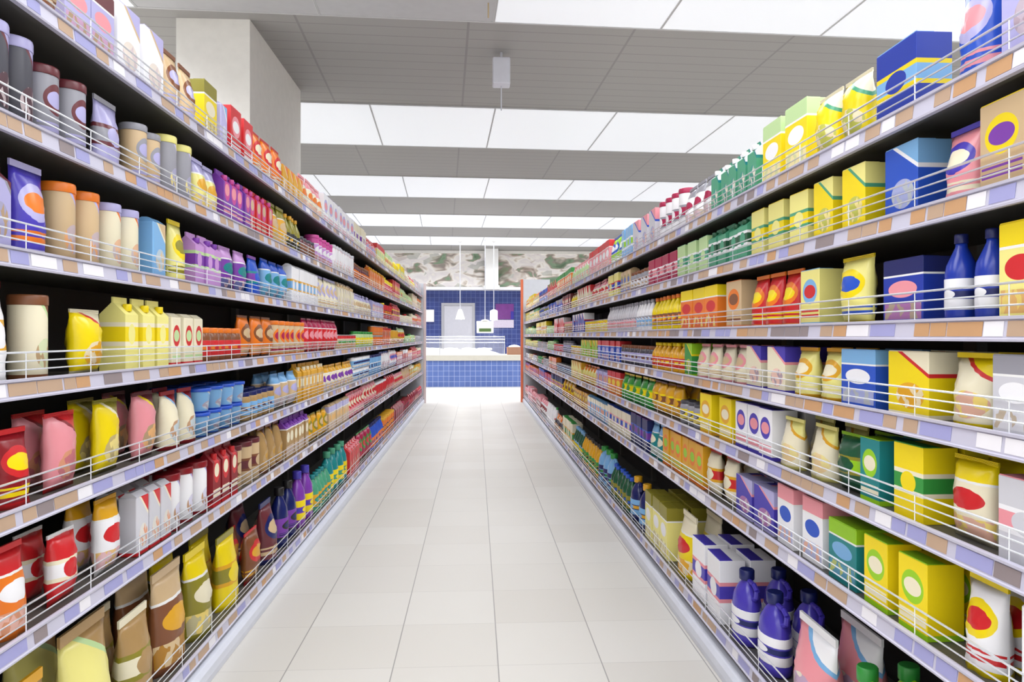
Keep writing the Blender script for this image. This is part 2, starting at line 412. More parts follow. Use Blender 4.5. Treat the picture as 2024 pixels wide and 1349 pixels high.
# picture frieze over the blue wall
def mural_mat():
    m, nt, b = newmat('printed_food_frieze'); g = G(nt)
    tc = nt.nodes.new('ShaderNodeTexCoord'); mp = nt.nodes.new('ShaderNodeMapping'); mp.inputs['Scale'].default_value = (1.2, 1, 2.2); mp.inputs['Rotation'].default_value = (0, .25, 0)
    nt.links.new(tc.outputs['Object'], mp.inputs[0])
    nz = nt.nodes.new('ShaderNodeTexNoise'); nz.inputs['Scale'].default_value = 1.6; nz.inputs['Detail'].default_value = 2; nz.inputs['Distortion'].default_value = .6
    nt.links.new(mp.outputs[0], nz.inputs['Vector'])
    cr = nt.nodes.new('ShaderNodeValToRGB'); e = cr.color_ramp.elements
    e[0].position = .24; e[0].color = srgb(104, 128, 104); e[1].position = .75; e[1].color = srgb(250, 246, 238)
    for p, c in ((.35, (140, 166, 138)), (.40, (160, 146, 140)), (.46, (226, 216, 206)), (.50, (252, 248, 244)), (.62, (236, 230, 232))):
        n = e.new(p); n.color = srgb(*c)
    nt.links.new(nz.outputs['Fac'], cr.inputs[0])
    vo = nt.nodes.new('ShaderNodeTexVoronoi'); vo.inputs['Scale'].default_value = 2.6; nt.links.new(mp.outputs[0], vo.inputs['Vector'])
    vs2 = nt.nodes.new('ShaderNodeSeparateXYZ'); nt.links.new(vo.outputs['Color'], vs2.inputs[0])
    col = g.mix(g.m('MULTIPLY', g.m('GREATER_THAN', vs2.outputs[0], .86), .35), cr.outputs[0], srgb(86, 110, 84))
    col = g.mix(g.m('MULTIPLY', g.m('LESS_THAN', vs2.outputs[0], .1), .3), col, srgb(150, 120, 104))
    nt.links.new(col, b.inputs['Base Color']); b.inputs['Roughness'].default_value = .5
    return m
fr = tag(link('picture_frieze', B(-8.9, 8.9, 22.9, 23.38, WT+.09, 4.1), mural_mat()), 'printed picture frieze of greens, browns and cream above the blue tiled wall', 'mural')
pb = bmesh.new(); box(pb, -8.95, 8.95, 22.85, 23.38, 4.1, 4.19); link('frame', pb, M_WHITE, fr)
t = tag(link('column', B(.3, .72, 22.3, 22.8, WT, ZC-.002, bevel=.01), mat('bright_white_paint', srgb(250, 250, 252), .5)), 'short white square column in front of the picture frieze', 'column')
box_b = bmesh.new(); box(box_b, .26, .76, 22.26, 22.84, WT-.02, WT+.1, bevel=.01); link('collar', box_b, M_WHITE, t)

# ceiling light panels, one thing each
M_DIFF = mat('light_diffuser', (.72, .74, .78, 1), .5, emis=.52)
M_DIM = mat('unlit_diffuser', (.50, .50, .52, 1), .5)
M_LFR = mat('light_frame', srgb(196, 196, 198), .5)
def make_light():
    r = empty('ceiling_light', (0, 0, ZC), '', 'ceiling light')
    f = bmesh.new()
    for a in ((-.749, .749, -.92, -.90), (-.749, .749, .90, .92), (-.749, -.740, -.90, .90), (.740, .749, -.90, .90)): box(f, a[0], a[1], a[2], a[3], -.016, -.001)
    link('frame', f, M_LFR, r)
    link('diffuser', B(-.740, .740, -.90, .90, -.012, -.001), M_DIFF, r)
    return r
rown = {5.3: 'nearest lit row, at the top edge of the picture', 9.46: 'second lit row from the camera', 13.26: 'third lit row from the camera', 17.06: 'fourth lit row from the camera', 20.6: 'last lit row, before the picture frieze'}
coln = {-3: 'far left', -2: 'left of the pillar side', -1: 'just left of the aisle', 0: 'above the aisle, left of its centre', 1: 'above the aisle, right of its centre', 2: 'over the right rack', 3: 'beyond the right rack', 4: 'far right'}
l0 = make_light(); first = True
DIMD = [c_ for c_ in l0.children if c_.name.startswith('diffuser')][0].data.copy(); DIMD.materials[0] = M_DIM
LITD = [c_ for c_ in l0.children if c_.name.startswith('diffuser')][0].data
for ry in ROWS:
    if ry < 5: ks = []
    else: ks = range(-3, 5)
    for k in ks:
        lx = .2 + 1.5*(k-1) + .75; 
        wx = lx*math.cos(SLANT)
        wy = ry + lx*math.tan(SLANT)
        r = l0 if first else copy_tree(l0); first = False
        r.location = (wx, wy, ZC); r.rotation_euler = (0, 0, SLANT)
        r['label'] = 'white ceiling light panel %s, %s' % ({-3:'far left',-2:'second from left',-1:'third from left',0:'fourth from left',1:'fourth from right',2:'third from right',3:'second from right',4:'far right'}[k], rown[ry].split(',')[0])
        r['group'] = 'ceiling light panels'
        for ch in r.children:
            if ch.name.startswith('diffuser'): ch.data = DIMD if (ry == 5.3 and k in (-1, 0)) else LITD
        if ry == 5.3 and k in (-1, 0):
            r['label'] = r['label'].replace('white', 'unlit grey'); r['group'] = 'unlit ceiling light panels'
# rows overhead and behind the camera carry the same fixtures as one long trough each
for ry in ROWS:
    if ry < 5:
        r = empty('ceiling_light', (0, ry, ZC), 'long white ceiling light trough %s the camera' % {-5.7: 'far behind', -1.9: 'just behind', 1.6: 'right above'}[ry], 'ceiling light')
        f = bmesh.new(); box(f, -7.4, 7.4, -.93, -.9, -.016, -.001); box(f, -7.4, 7.4, .9, .93, -.016, -.001); link('frame', f, M_LFR, r)
        link('diffuser', B(-7.4, 7.4, -.9, .9, -.02, -.001), M_DIFF, r); r.rotation_euler = (0, 0, SLANT)

# pale box hung from the ceiling over the aisle, and a thin rod nearer
r = empty('hanging_speaker', (.25, 6.9, 3.87), 'pale grey box hanging on a rod from the ceiling above the aisle', 'speaker')
link('housing', B(-.085, .085, -.07, .07, 0, .26, bevel=.012), mat('pale_housing', srgb(214, 216, 228), .4), r)
rb = bmesh.new(); tube(rb, (0, 0, .255), (0, 0, .328), .012, 8); link('rod', rb, M_STEEL, r)
rb = bmesh.new(); tube(rb, (0, 0, 0), (0, 0, -.24), .006, 8); link('cable', rb, M_STEEL, r)

rb = bmesh.new(); tube(rb, (.105, 5.85, 4.06), (.105, 5.85, ZC-.017), .006, 8)
tag(link('pull_string', rb, mat('tan_cord', srgb(190, 168, 130), .5)), 'short thin tan string hanging from the ceiling at the top of the picture', 'string')

# ------------------------------------------------------------ racks
M_TK = [mat('ticket_tan', srgb(184, 156, 132), .5), mat('ticket_white', srgb(232, 230, 236), .5), mat('ticket_lavender', srgb(158, 158, 206), .5),
        mat('ticket_orange', srgb(194, 150, 108), .5), mat('ticket_grey', srgb(140, 128, 130), .5)]
RACKS = {
 'right': dict(s=1, X=1.05, Xb=1.015, z=[1.945, 1.690, 1.420, 1.188, .933, .658], zb=.135, y0=.75, y1=15.3, top=2.25),
 'left':  dict(s=-1, X=1.13, Xb=1.09, z=[2.255, 1.925, 1.600, 1.273, .953, .629], zb=.115, y0=.95, y1=15.2, top=2.5),
}
DEP = .5
def rail_profile(s, x, z):       # x = front plane, going outwards from the aisle is +s
    pts = [(0, 0), (-.004, -.001), (-.005, .004), (-.001, .006), (.004, .043), (-.002, .044), (-.003, .050), (.006, .051), (.012, .050), (.012, 0)]
    return [(s*(x + a), z + b) for a, b in pts]
def build_rack(side, R):
    s = R['s']; y0, y1 = R['y0'], R['y1']
    def sx(a, b): return (min(s*a, s*b), max(s*a, s*b))
    root = empty('shelving_rack', (s*(R['X']+DEP/2), (y0+y1)/2, 0), {'right': 'long grey supermarket shelving rack with seven levels, right of the aisle', 'left': 'taller long grey supermarket shelving rack along the left of the aisle'}[side], 'shelving rack')
    off = Vector(root.location)
    def part(name, bm, m, parent=root):
        bmesh.ops.recalc_face_normals(bm, faces=bm.faces)
        for v in bm.verts: v.co -= off
        return link(name, bm, m, parent)
    a, b = sx(R['X']+DEP+.004, R['X']+DEP+.03); part('back_panel', B(a, b, y0, y1, .02, R['z'][0]+.12), M_BACK)
    a, b = sx(R['Xb']+.05, R['X']+DEP); part('plinth', B(a, b, y0+.01, y1-.01, 0, R['zb']-.002), M_PLINTH)
    bb = bmesh.new(); a0 = R['Xb']; 
    extrude_profile(bb, [(s*(a0+.05), .001), (s*(a0+.004), .001), (s*a0, .03), (s*(a0+.002), .062), (s*(a0+.014), .08), (s*(a0+.03), .086), (s*(a0+.05), .086)], y0, y1); part('bumper', bb, M_BUMP)
    ub = bmesh.new(); ny = int((y1-y0)/1.25)
    for i in range(ny+1):
        yy = y0 + .04 + (y1-y0-.08)*i/ny; u = bmesh.new(); aa, b2 = sx(R['X']+DEP-.03, R['X']+DEP+.004)
        part('upright', B(aa, b2, yy-.03, yy+.03, R['zb']+.045, R['z'][0]+.12), M_SHELF)
    shelves = []
    for i, z in enumerate(R['z'] + [R['zb']]):
        xf = R['X'] if i < 6 else R['Xb']+.02
        a, b = sx(xf+.012, R['X']+DEP-.03)
        sb = bmesh.new(); box(sb, a, b, y0, y1, z+.016, z+.040); box(sb, *sx(xf+.012, xf+.03), y0, y1, z+.002, z+.016)
        sh = part('shelf', sb, M_SHELF); shelves.append(sh)
        rb = bmesh.new(); extrude_profile(rb, rail_profile(s, xf, z), y0, y1); part('price_rail', rb, M_RAIL, sh)
        wb = bmesh.new(); xw = s*(xf+.010); gh = .066 if i < 6 else .085
        for q in (.022, .044, gh): tube(wb, (xw, y0, z+.05+q), (xw, y1, z+.05+q), .0021 if q < gh else .0028, 6)
        n = int((y1-y0)/.3)
        for k in range(n+1):
            yy = y0 + (y1-y0)*k/n; tube(wb, (xw, yy, z+.049), (xw, yy, z+.05+gh), .0016, 5)
        part('wire_guard', wb, M_WIRE, sh)
    # price tickets in the rails: the hundred nearest as pieces of their own, the others as one
    T = []
    for i, z in enumerate(R['z'] + [R['zb']]):
        xf = R['X'] if i < 6 else R['Xb']+.02; y = y0+.05; rnd = random.Random(i*7+len(side))
        while y < y1-.1:
            wd = rnd.choice((.055, .07, .07, .11)); T.append((y, i, z, xf, wd, rnd.choice((0, 0, 0, 1, 2, 2, 3, 4)))); y += wd + rnd.choice((.004, .01, .03, .08))
    T.sort(); far = bmesh.new(); ymin = 1.35 if side == 'right' else 1.6; n = 0
    for y, i, z, xf, wd, mi in T:
        if y < ymin - .25: continue
        def tb(bm, mi_):
            pts = [(xf-.0016, z+.0095), (xf+.0018, z+.0405), (xf+.0028, z+.0405), (xf-.0006, z+.0095)]
            v0 = len(bm.faces); extrude_profile(bm, [(s*p, q) for p, q in pts], y, y+wd, mi_)
            bm.faces.ensure_lookup_table()
            for f in bm.faces[v0:]: f.material_index = mi_
        if n < 98: bm = bmesh.new(); tb(bm, 0); part('price_ticket', bm, M_TK[mi], shelves[i]); n += 1
        else: tb(far, mi)
    o = part('price_ticket', far, M_TK); o['kind'] = 'stuff'
    # far end panel closing the rack, with its corner strip
    tp = 2.66 if side == 'right' else 2.56
    a, b = sx(R['X']-.02, R['X']+DEP+.06); ep = part('end_panel', B(a, b, y1+.001, y1+.03, 0, tp, bevel=.003), M_ENDP)
    a, b = sx(R['X']-.075, R['X']-.0205); part('corner_strip', B(a, b, y1-.01, y1+.03, 0, tp, bevel=.004), M_ORANGE if side == 'right' else mat('pale_pink_strip', srgb(226, 210, 210), .5))
    return root
for k, R in RACKS.items(): build_rack(k, R)

# ------------------------------------------------------------ goods on the shelves
def y_at(px, X, s):              # distance along the rack front that the photo shows at pixel column px
    ang = math.atan((px-1012)/F) + YAW
    return abs(X / math.tan(abs(ang)))
# per shelf, from the far end towards the camera: (pixel column where the stretch ends, main, accent, third, kinds)
c, k_, s_, u, b_, j, t_, p, n_, g_, J, K = ('carton_box','brick_pack','snack_pouch','stand_up_pouch','bottle','glass_jar','tin_can','plastic_tub','canister','gable_carton','jug','food_sack')
RIGHT = [
 [(1066,'yellow','orange','cream',[s_,c]),(1082,'blue','red','olive',[k_,u]),(1100,'red','green','cream',[c,s_]),(1130,'orange','green','cream',[c,u]),(1165,'pale green','pink','white',[u,c]),(1205,'pink','red','white',[c,s_]),(1228,'lime green','blue','white',[u]),(1250,'light blue','lime green','white',[k_]),(1300,'pale grey','pink','blue',[c,k_]),(1350,'white','crimson','grey',[n_,c]),(1405,'white','grey','crimson',[u,c]),(1500,'sea green','white','teal',[g_,c]),(1600,'yellow','pale green','white',[c,u]),(1700,'yellow','cream','sea green',[s_,c]),(1860,'royal blue','light blue','yellow',[c]),(1960,'blue','lavender','pink',[u]),(2200,'lavender','violet','beige',[c])],
 [(1066,'yellow','green','cream',[c]),(1085,'lavender','olive','blue',[s_]),(1112,'blue','pink','cream',[k_]),(1128,'maroon','red','cream',[c]),(1142,'yellow','brown','cream',[u]),(1200,'cream','red','pink',[c,u]),(1225,'pale yellow','blue','red',[c]),(1245,'beige','olive','blue',[k_]),(1282,'grey','brown','white',[j,c]),(1338,'crimson','pink','white',[c,n_]),(1400,'pale green','sea green','white',[c,u]),(1480,'sea green','dark green','white',[g_,u]),(1600,'pale yellow','yellow','sea green',[c]),(1725,'yellow','pale yellow','sea green',[c,s_]),(1840,'blue','light blue','white',[c]),(1930,'pink','violet','cream',[u]),(2200,'beige','yellow','purple',[c])],
 [(1060,'pale green','yellow','green',[j]),(1080,'yellow','white','red',[c]),(1095,'pale green','green','white',[j,t_]),(1114,'red','white','pink',[c]),(1131,'beige','pink','brown',[j]),(1156,'royal blue','white','red',[c]),(1200,'pale yellow','yellow','red',[t_,c]),(1255,'pale grey','grey','pink',[b_,j]),(1285,'white','grey','light blue',[b_]),(1345,'yellow','orange','brown',[b_,c]),(1420,'orange','yellow','red',[c,b_]),(1480,'beige','orange','brown',[c]),(1570,'red','orange','yellow',[u,c]),(1640,'pale yellow','light blue','red',[c]),(1720,'pale yellow','yellow','blue',[s_]),(1850,'royal blue','navy blue','pink',[c]),(1960,'royal blue','navy blue','white',[b_]),(2200,'pale yellow','yellow','red',[c])],
 [(1062,'pale yellow','green','red',[j]),(1082,'white','red','beige',[t_]),(1094,'pale green','green','white',[j]),(1112,'red','crimson','white',[t_]),(1128,'grey','dark grey','lavender',[j]),(1148,'cream','yellow','red',[t_,j]),(1180,'lime green','yellow','red',[c]),(1225,'blue','red','lavender',[c,k_]),(1285,'dark grey','brown','lavender',[j,t_]),(1345,'golden','yellow','red',[b_,c]),(1372,'green','lime green','yellow',[c]),(1470,'cream','pink','beige',[u,c]),(1560,'cream','violet','pink',[c]),(1655,'pale yellow','golden','cream',[u,s_]),(1745,'blue','light blue','white',[c]),(1850,'yellow','cream','red',[c]),(1960,'cream','yellow','red',[u]),(2200,'pale grey','grey','white',[c])],
 [(1085,'beige','green','red',[t_,j]),(1100,'orange','cream','brown',[k_]),(1128,'grey','navy blue','light blue',[t_,j]),(1178,'pale yellow','golden','orange',[c,u]),(1200,'lavender','red','golden',[k_]),(1225,'orange','red','yellow',[c]),(1285,'green','yellow','lime green',[u,c]),(1340,'golden','brown','yellow',[s_,c]),(1380,'grey','dark grey','yellow',[j]),(1450,'yellow','golden','cream',[c,u]),(1530,'white','violet','pink',[c]),(1640,'cream','pale yellow','golden',[u,c]),(1700,'dark green','lime green','olive',[s_]),(1740,'teal','lime green','cream',[c]),(1860,'yellow','green','cream',[c]),(1950,'cream','yellow','red',[s_]),(2300,'pale grey','pink','white',[c])],
 [(1090,'orange','blue','red',[k_,c]),(1112,'navy blue','pink','yellow',[c]),(1160,'golden','yellow','brown',[u,c]),(1200,'light blue','cream','orange',[k_,c]),(1245,'cream','blue','pink',[c,u]),(1282,'navy blue','purple','blue',[c]),(1310,'teal','light blue','cream',[u]),(1390,'golden','orange','lime green',[c,u]),(1450,'cream','red','golden',[s_]),(1530,'violet','lavender','pink',[c]),(1630,'white','pink','blue',[c,u]),(1700,'teal','lime green','light blue',[c]),(1850,'yellow','lime green','cream',[c,s_]),(2000,'white','yellow','red',[u]),(2400,'white','pale grey','red',[c])],
 [(1080,'pink','dark red','white',[s_,c]),(1096,'white','green','red',[b_]),(1112,'dark grey','orange','cream',[u]),(1132,'cream','green','golden',[c]),(1150,'dark green','light blue','yellow',[b_,J]),(1180,'golden','black','green',[b_,c]),(1205,'light blue','green','navy blue',[J,b_]),(1240,'dark green','blue','olive',[b_]),(1275,'navy blue','golden','light blue',[J,b_]),(1320,'pale yellow','olive','white',[c,J]),(1365,'yellow','cream','red',[K]),(1430,'white','violet','pink',[c]),(1530,'violet','navy blue','white',[J]),(1640,'pink','white','light blue',[K]),(1800,'lime green','green','white',[J]),(2100,'lime green','grey','white',[c]),(2600,'grey','light blue','black',[J])],
]
LEFT = [
 [(820,'pale grey','white','pink',[c]),(800,'cream','red','yellow',[u]),(775,'yellow','cream','pale green',[c,s_]),(745,'pale yellow','pale green','red',[c]),(725,'pink','red','lavender',[s_]),(700,'cream','purple','white',[c]),(640,'white','lavender','pink',[c,u]),(600,'cream','pink','orange',[u]),(560,'golden','orange','cream',[c]),(505,'orange','red','cream',[s_,c]),(450,'red','pink','white',[c]),(432,'lavender','light blue','white',[k_]),(398,'yellow','olive','cream',[c]),(330,'beige','brown','lavender',[u,c]),(230,'white','lavender','beige',[c,s_]),(130,'lavender','maroon','pink',[c]),(-200,'beige','golden','brown',[u])],
 [(815,'cream','orange','brown',[c]),(790,'pale green','yellow','red',[u]),(760,'red','pink','yellow',[c]),(730,'orange','golden','cream',[c,k_]),(700,'maroon','brown','orange',[j,c]),(662,'white','pale grey','pink',[c,n_]),(625,'lilac','magenta','white',[c]),(597,'maroon','dark grey','brown',[j]),(570,'olive','golden','black',[b_]),(540,'golden','olive','beige',[u]),(495,'red','magenta','beige',[c]),(440,'purple','magenta','pink',[c,s_]),(390,'pale yellow','lavender','golden',[u]),(330,'grey','pale yellow','lavender',[c]),(270,'beige','grey','lavender',[c]),(190,'lavender','grey','maroon',[u,k_]),(90,'grey','maroon','lavender',[n_]),(-200,'dark grey','lavender','maroon',[n_,c])],
 [(815,'pink','orange','cream',[c]),(790,'cream','red','olive',[j]),(758,'red','maroon','yellow',[c]),(735,'lavender','orange','cream',[k_]),(700,'cream','lavender','beige',[u,c]),(630,'cream','beige','lavender',[c,u]),(575,'white','light blue','golden',[k_,c]),(525,'light blue','blue','teal',[c]),(495,'blue','purple','teal',[u]),(440,'purple','lilac','teal',[s_]),(385,'lilac','purple','pale green',[c]),(335,'pale yellow','yellow','olive',[u]),(290,'light blue','beige','cream',[k_]),(220,'cream','lavender','orange',[c,u]),(120,'beige','orange','lavender',[c]),(30,'violet','lavender','orange',[u]),(-200,'lavender','maroon','grey',[c])],
 [(820,'beige','yellow','orange',[t_]),(800,'pale green','green','yellow',[j]),(772,'golden','pale green','red',[c]),(738,'orange','red','brown',[c,t_]),(705,'pale green','green','yellow',[j]),(670,'beige','red','green',[t_,c]),(605,'red','crimson','pink',[c,j]),(545,'beige','orange','crimson',[c,u]),(480,'orange','brown','beige',[s_]),(405,'brown','orange','red',[j,u]),(335,'cream','red','pale green',[k_]),(240,'pale yellow','yellow','cream',[c]),(130,'yellow','cream','red',[s_,c]),(40,'cream','brown','pale green',[c]),(-200,'white','dark red','golden',[u])],
 [(815,'red','cream','pink',[c]),(785,'crimson','orange','white',[k_]),(755,'white','pink','blue',[c]),(700,'light blue','navy blue','white',[c,t_]),(640,'cream','golden','purple',[u,c]),(590,'golden','cream','beige',[c]),(545,'beige','light blue','lavender',[c]),(490,'tan','navy blue','light blue',[j]),(400,'light blue','blue','cream',[p,c]),(330,'cream','dark red','light blue',[u]),(270,'pink','maroon','yellow',[c]),(180,'yellow','olive','cream',[s_,u]),(90,'pink','red','dark red',[c]),(0,'dark red','red','yellow',[u]),(-250,'red','brown','cream',[c])],
 [(810,'golden','cream','pale green',[c]),(780,'beige','red','pink',[u]),(745,'red','crimson','white',[c]),(690,'pink','cream','red',[c,u]),(650,'beige','lavender','golden',[k_]),(610,'golden','olive','beige',[s_,c]),(565,'tan','purple','cream',[c]),(520,'tan','brown','golden',[u]),(470,'beige','maroon','brown',[c]),(420,'dark red','red','cream',[c,j]),(340,'white','dark red','lavender',[c]),(270,'pale grey','red','cream',[k_,u]),(190,'white','golden','red',[c]),(90,'red','white','cream',[c]),(-20,'orange','red','white',[u]),(-300,'orange','brown','red',[c])],
 [(810,'dark red','red','crimson',[s_]),(780,'dark red','crimson','maroon',[c]),(758,'orange','golden','navy blue',[c]),(735,'blue','navy blue','orange',[b_,J]),(712,'crimson','green','red',[s_]),(690,'red','pink','dark green',[c]),(655,'teal','sea green','yellow',[J,c]),(625,'sea green','teal','golden',[b_]),(595,'purple','violet','yellow',[J]),(560,'navy blue','black','purple',[J,b_]),(525,'maroon','navy blue','beige',[K]),(490,'brown','red','golden',[c]),(440,'yellow','olive','golden',[K]),(385,'olive','yellow','cream',[K,s_]),(330,'brown','beige','golden',[K]),(250,'tan','cream','olive',[K]),(150,'pale yellow','tan','pale green',[K]),(0,'tan','golden','cream',[K]),(-700,'olive','tan','cream',[K])],
]
ORD = ['top shelf', 'second shelf', 'third shelf', 'fourth shelf', 'fifth shelf', 'sixth shelf', 'bottom deck']
COUNT = {k: 0 for k in KINDS}; LABELS = set()
ALT = ['white', 'red', 'golden', 'blue', 'green', 'cream', 'orange', 'black', 'pink', 'grey', 'teal', 'purple', 'brown', 'navy blue', 'lime green', 'light blue', 'crimson', 'yellow', 'beige', 'olive']

for side, data in (('right', RIGHT), ('left', LEFT)):
    R = RACKS[side]; s = R['s']
    for i, segs in enumerate(data):
        z = (R['z'] + [R['zb']])[i]; ztop = z + .0402
        clear = (R['z'][i-1] - ztop - .015) if i else .27 if side == 'right' else .25
        xf = R['X'] if i < 6 else R['Xb'] + .02
        rnd = random.Random(100*i + len(side))
        # 1. stretches -> runs of one product each
        runs = []; y_hi = R['y1'] - .03
        for px, mc, ac, tc_, kinds in segs:
            if side == 'right': y_lo = y_at(px, xf+.03, s) if px < 2100 else 0
            else: y_lo = y_at(px, xf+.03, s) if px > -150 else 0
            y_lo = max(y_lo, R['y0']+ .25)
            L = y_hi - y_lo
            if L < .05: continue
            step = .55 if y_hi < 5 else 1.0
            n = max(1, round(L/step)); yy = y_hi
            for q in range(n):
                ln = L/n; kd = kinds[q % len(kinds)]
                if COUNT[kd] > 285: kd = min(('carton_box', 'stand_up_pouch', 'brick_pack', 'snack_pouch', 'canister', 'gable_carton'), key=lambda v: COUNT[v])
                m3 = (mc, ac, tc_) if q % 3 != 1 else ((mc, tc_, ac) if q % 2 else (tc_, mc, ac))
                if q % 4 == 3: m3 = (ac, mc, tc_)
                runs.append(dict(y1=yy, y0=yy-ln, k=kd, c=m3, pat=rnd.choice(list(PATTERNS))))
                if kd: COUNT[kd] += int(ln/ (sum(KINDS[kd][3])/2+.008))
                yy -= ln
            y_hi = y_lo
        # 2. labels
        for r_i, r in enumerate(runs):
            nm = KINDS[r['k']][0]; prv = runs[r_i-1] if r_i else None; nxt = runs[r_i+1] if r_i+1 < len(runs) else None
            def nb(v): return v['c'][0] + ' ' + KINDS[v['k']][1]
            if prv and nxt: tail = 'between other %s' % nb(prv) if nb(prv) == nb(nxt) and prv['c'][0] == r['c'][0] and prv['k'] == r['k'] else 'between %s and %s' % (nb(prv), nb(nxt))
            elif nxt: tail = 'at the far end'
            else: tail = 'nearest the camera'
            accs = [r['c'][1]] + [a for a in ALT if a not in (r['c'][0], r['c'][1])]; done = False
            for det in (PATTERNS[r['pat']],):
                for a in accs:
                    lab = '%s %s, %s %s, %s rack %s, %s' % (r['c'][0], nm, a, det, side, ORD[i], tail)
                    if lab not in LABELS and len(lab.split()) <= 20: done = True; break
                if done: break
            if len(lab.split()) > 16: lab = '%s %s, %s %s, %s rack %s, %s' % (r['c'][0], nm, a, det, side, ORD[i], 'beside ' + nb(nxt) if nxt else tail)
            kx = 0
            while lab in LABELS or len(lab.split()) > 16:
                a = ALT[kx]; kx += 1
                lab = '%s %s, %s %s, %s rack %s, beyond %s' % (r['c'][0], nm, a, det, side, ORD[i], nb(nxt) if nxt else 'camera')
                if len(lab.split()) > 16: lab = '%s %s, %s emblem, %s rack %s, beyond %s' % (r['c'][0], nm, a, side, ORD[i], nb(nxt) if nxt else 'camera')
                if kx >= len(ALT): break
            LABELS.add(lab); r['label'] = lab; r['c'] = (r['c'][0], a, r['c'][2])
            r['group'] = '%s %s with %s print, %s rack %s' % (r['c'][0], KINDS[r['k']][1], a, side, ORD[i])
        # 3. the things themselves
        for r in runs:
            kd = r['k']; _, _, cat, wr, dr, hr = KINDS[kd]; (tw, td, th), _p = get_parts(kd, r['pat'])
            if i == 6: f_ = 1.25 if kd not in ('jug', 'food_sack') else 1.0
            else: f_ = 1.0
            wd = rnd.uniform(*wr)*f_; dp = rnd.uniform(*dr)*f_ if dr else wd; ht = min(rnd.uniform(*hr)*f_*(1.12 if side == 'left' else 1.0), clear - .012)
            if ht < clear*.72 and kd in ('carton_box', 'snack_pouch', 'stand_up_pouch', 'bottle', 'gable_carton', 'canister', 'brick_pack') and i < 6: ht = clear*rnd.uniform(.74, .94)
            L = r['y1'] - r['y0']; n = max(1, int(L/(wd+.006)))
            if n == 1 and L < wd: 
                if L < wd*.75: wd = L - .006; dp = dp if dr else wd
                else: wd = L - .006; dp = dp if dr else wd
            if not dr: dp = wd
            sc = (wd/tw, dp/td, ht/th)
            stack = 1
            if kd in ('tin_can', 'plastic_tub', 'glass_jar') and clear > 2*ht + .015 and r['y1'] < 9: stack = 2
            pitch = L/n; proto = None; near = r['y0'] < 9.0
            rows = 2 if (z < 1.25 and r['y0'] < 4.2) else 1
            for q in range(n):
                yc = r['y0'] + pitch*(q+.5)
                for rw in range(rows):
                    for lv in range(stack):
                        if proto is None: o = proto = make_first(kd, r['pat'], *r['c'], sc)
                        else: o = copy_tree(proto, near)
                        dx = xf + .024 + dp/2 + rnd.uniform(0, .012)*(lv == 0) + rw*(dp + .02)
                        o.location = (s*dx, yc, ztop + lv*(ht + .0004))
                        wig = 0 if n == 1 or pitch - wd < .004 else rnd.uniform(-.03, .03)
                        o.rotation_euler = (0, 0, -s*PI/2 + wig)
                        tag(o, r['label'], cat, r['group'])
print('GOODS', sum(1 for o in bpy.data.objects if 'paint_main' in o.keys() and o.parent is None))

# ------------------------------------------------------------ fish counter and what hangs over it
cr_ = empty('fish_counter', (0, 20.6, 0), 'long serving counter with blue tiled front and beige rim, before the blue wall', 'counter')
def cpart(name, bm, m, parent=cr_):
    for v in bm.verts: v.co -= Vector((0, 20.6, 0))
    return link(name, bm, m, parent)
cpart('tiled_front', B(-5, 5, 20.0, 20.12, 0, .74), tile_mat('blue_counter_tiles', srgb(86, 110, 176), srgb(94, 118, 184), srgb(180, 194, 224), .15))
cpart('body', B(-5, 5, 20.12, 21.3, 0, .72), M_STEEL)
cpart('rim', B(-5, 5, 19.95, 21.35, .74, .90, bevel=.01), mat('beige_rim', srgb(206, 202, 190), .4))
gl = bmesh.new(); box(gl, -4.9, .8, 20.02, 20.028, .901, 1.40); cpart('glass_guard', gl, mat('guard_glass', (.95, .98, 1, 1), .02, alpha=.12))
for zz, yy in ((1.25, 20.0), (1.34, 20.0), (1.42, 20.06)):
    tb_ = bmesh.new(); tube(tb_, (-4.9, yy, zz), (.83, yy, zz), .009, 8); cpart('guard_rail', tb_, M_CHROME)
for px_ in (-4.8, -2.9, -1.0, .82):
    tb_ = bmesh.new(); tube(tb_, (px_, 20.02, .9), (px_, 20.02, 1.44), .013, 8); cpart('guard_post', tb_, M_CHROME)
# ice
M_ICE = mat('crushed_ice', srgb(246, 248, 252), .3, nscale=60, noise=.04, bump=.5)
im = bmesh.new(); N = 110; Mm = 12; V = []
rr = random.Random(3); TRAYS = (-1.24, -.72, -.2, .28)
for a in range(N+1):
    row = []
    for b2 in range(Mm+1):
        x = -4.85 + 5.6*a/N; y = 20.08 + 1.1*b2/Mm
        e = min(1, min(a, N-a)/N*12); f2 = min(1, min(b2, Mm-b2)/Mm*3.2)
        tray = y > 20.55 and y < 21.05 and any(abs(x-tx) < .26 for tx in TRAYS)
        hgt = e*f2*(.13 if tray else .15 + .03*math.sin(x*5.1)*math.cos(x*2.3+y*4) + .035*rr.random())
        row.append(im.verts.new((x, y, .9 + max(.004, hgt))))
    V.append(row)
for a in range(N):
    for b2 in range(Mm): im.faces.new((V[a][b2], V[a+1][b2], V[a+1][b2+1], V[a][b2+1]))
bnd = bmesh.ops.extrude_edge_only(im, edges=[e for e in im.edges if len(e.link_faces) == 1])
for v in bnd['geom']:
    if isinstance(v, bmesh.types.BMVert): v.co.z = .9005
ice = tag(link('crushed_ice', im, M_ICE), 'heaped white crushed ice lying on top of the counter', 'ice', kind='stuff')
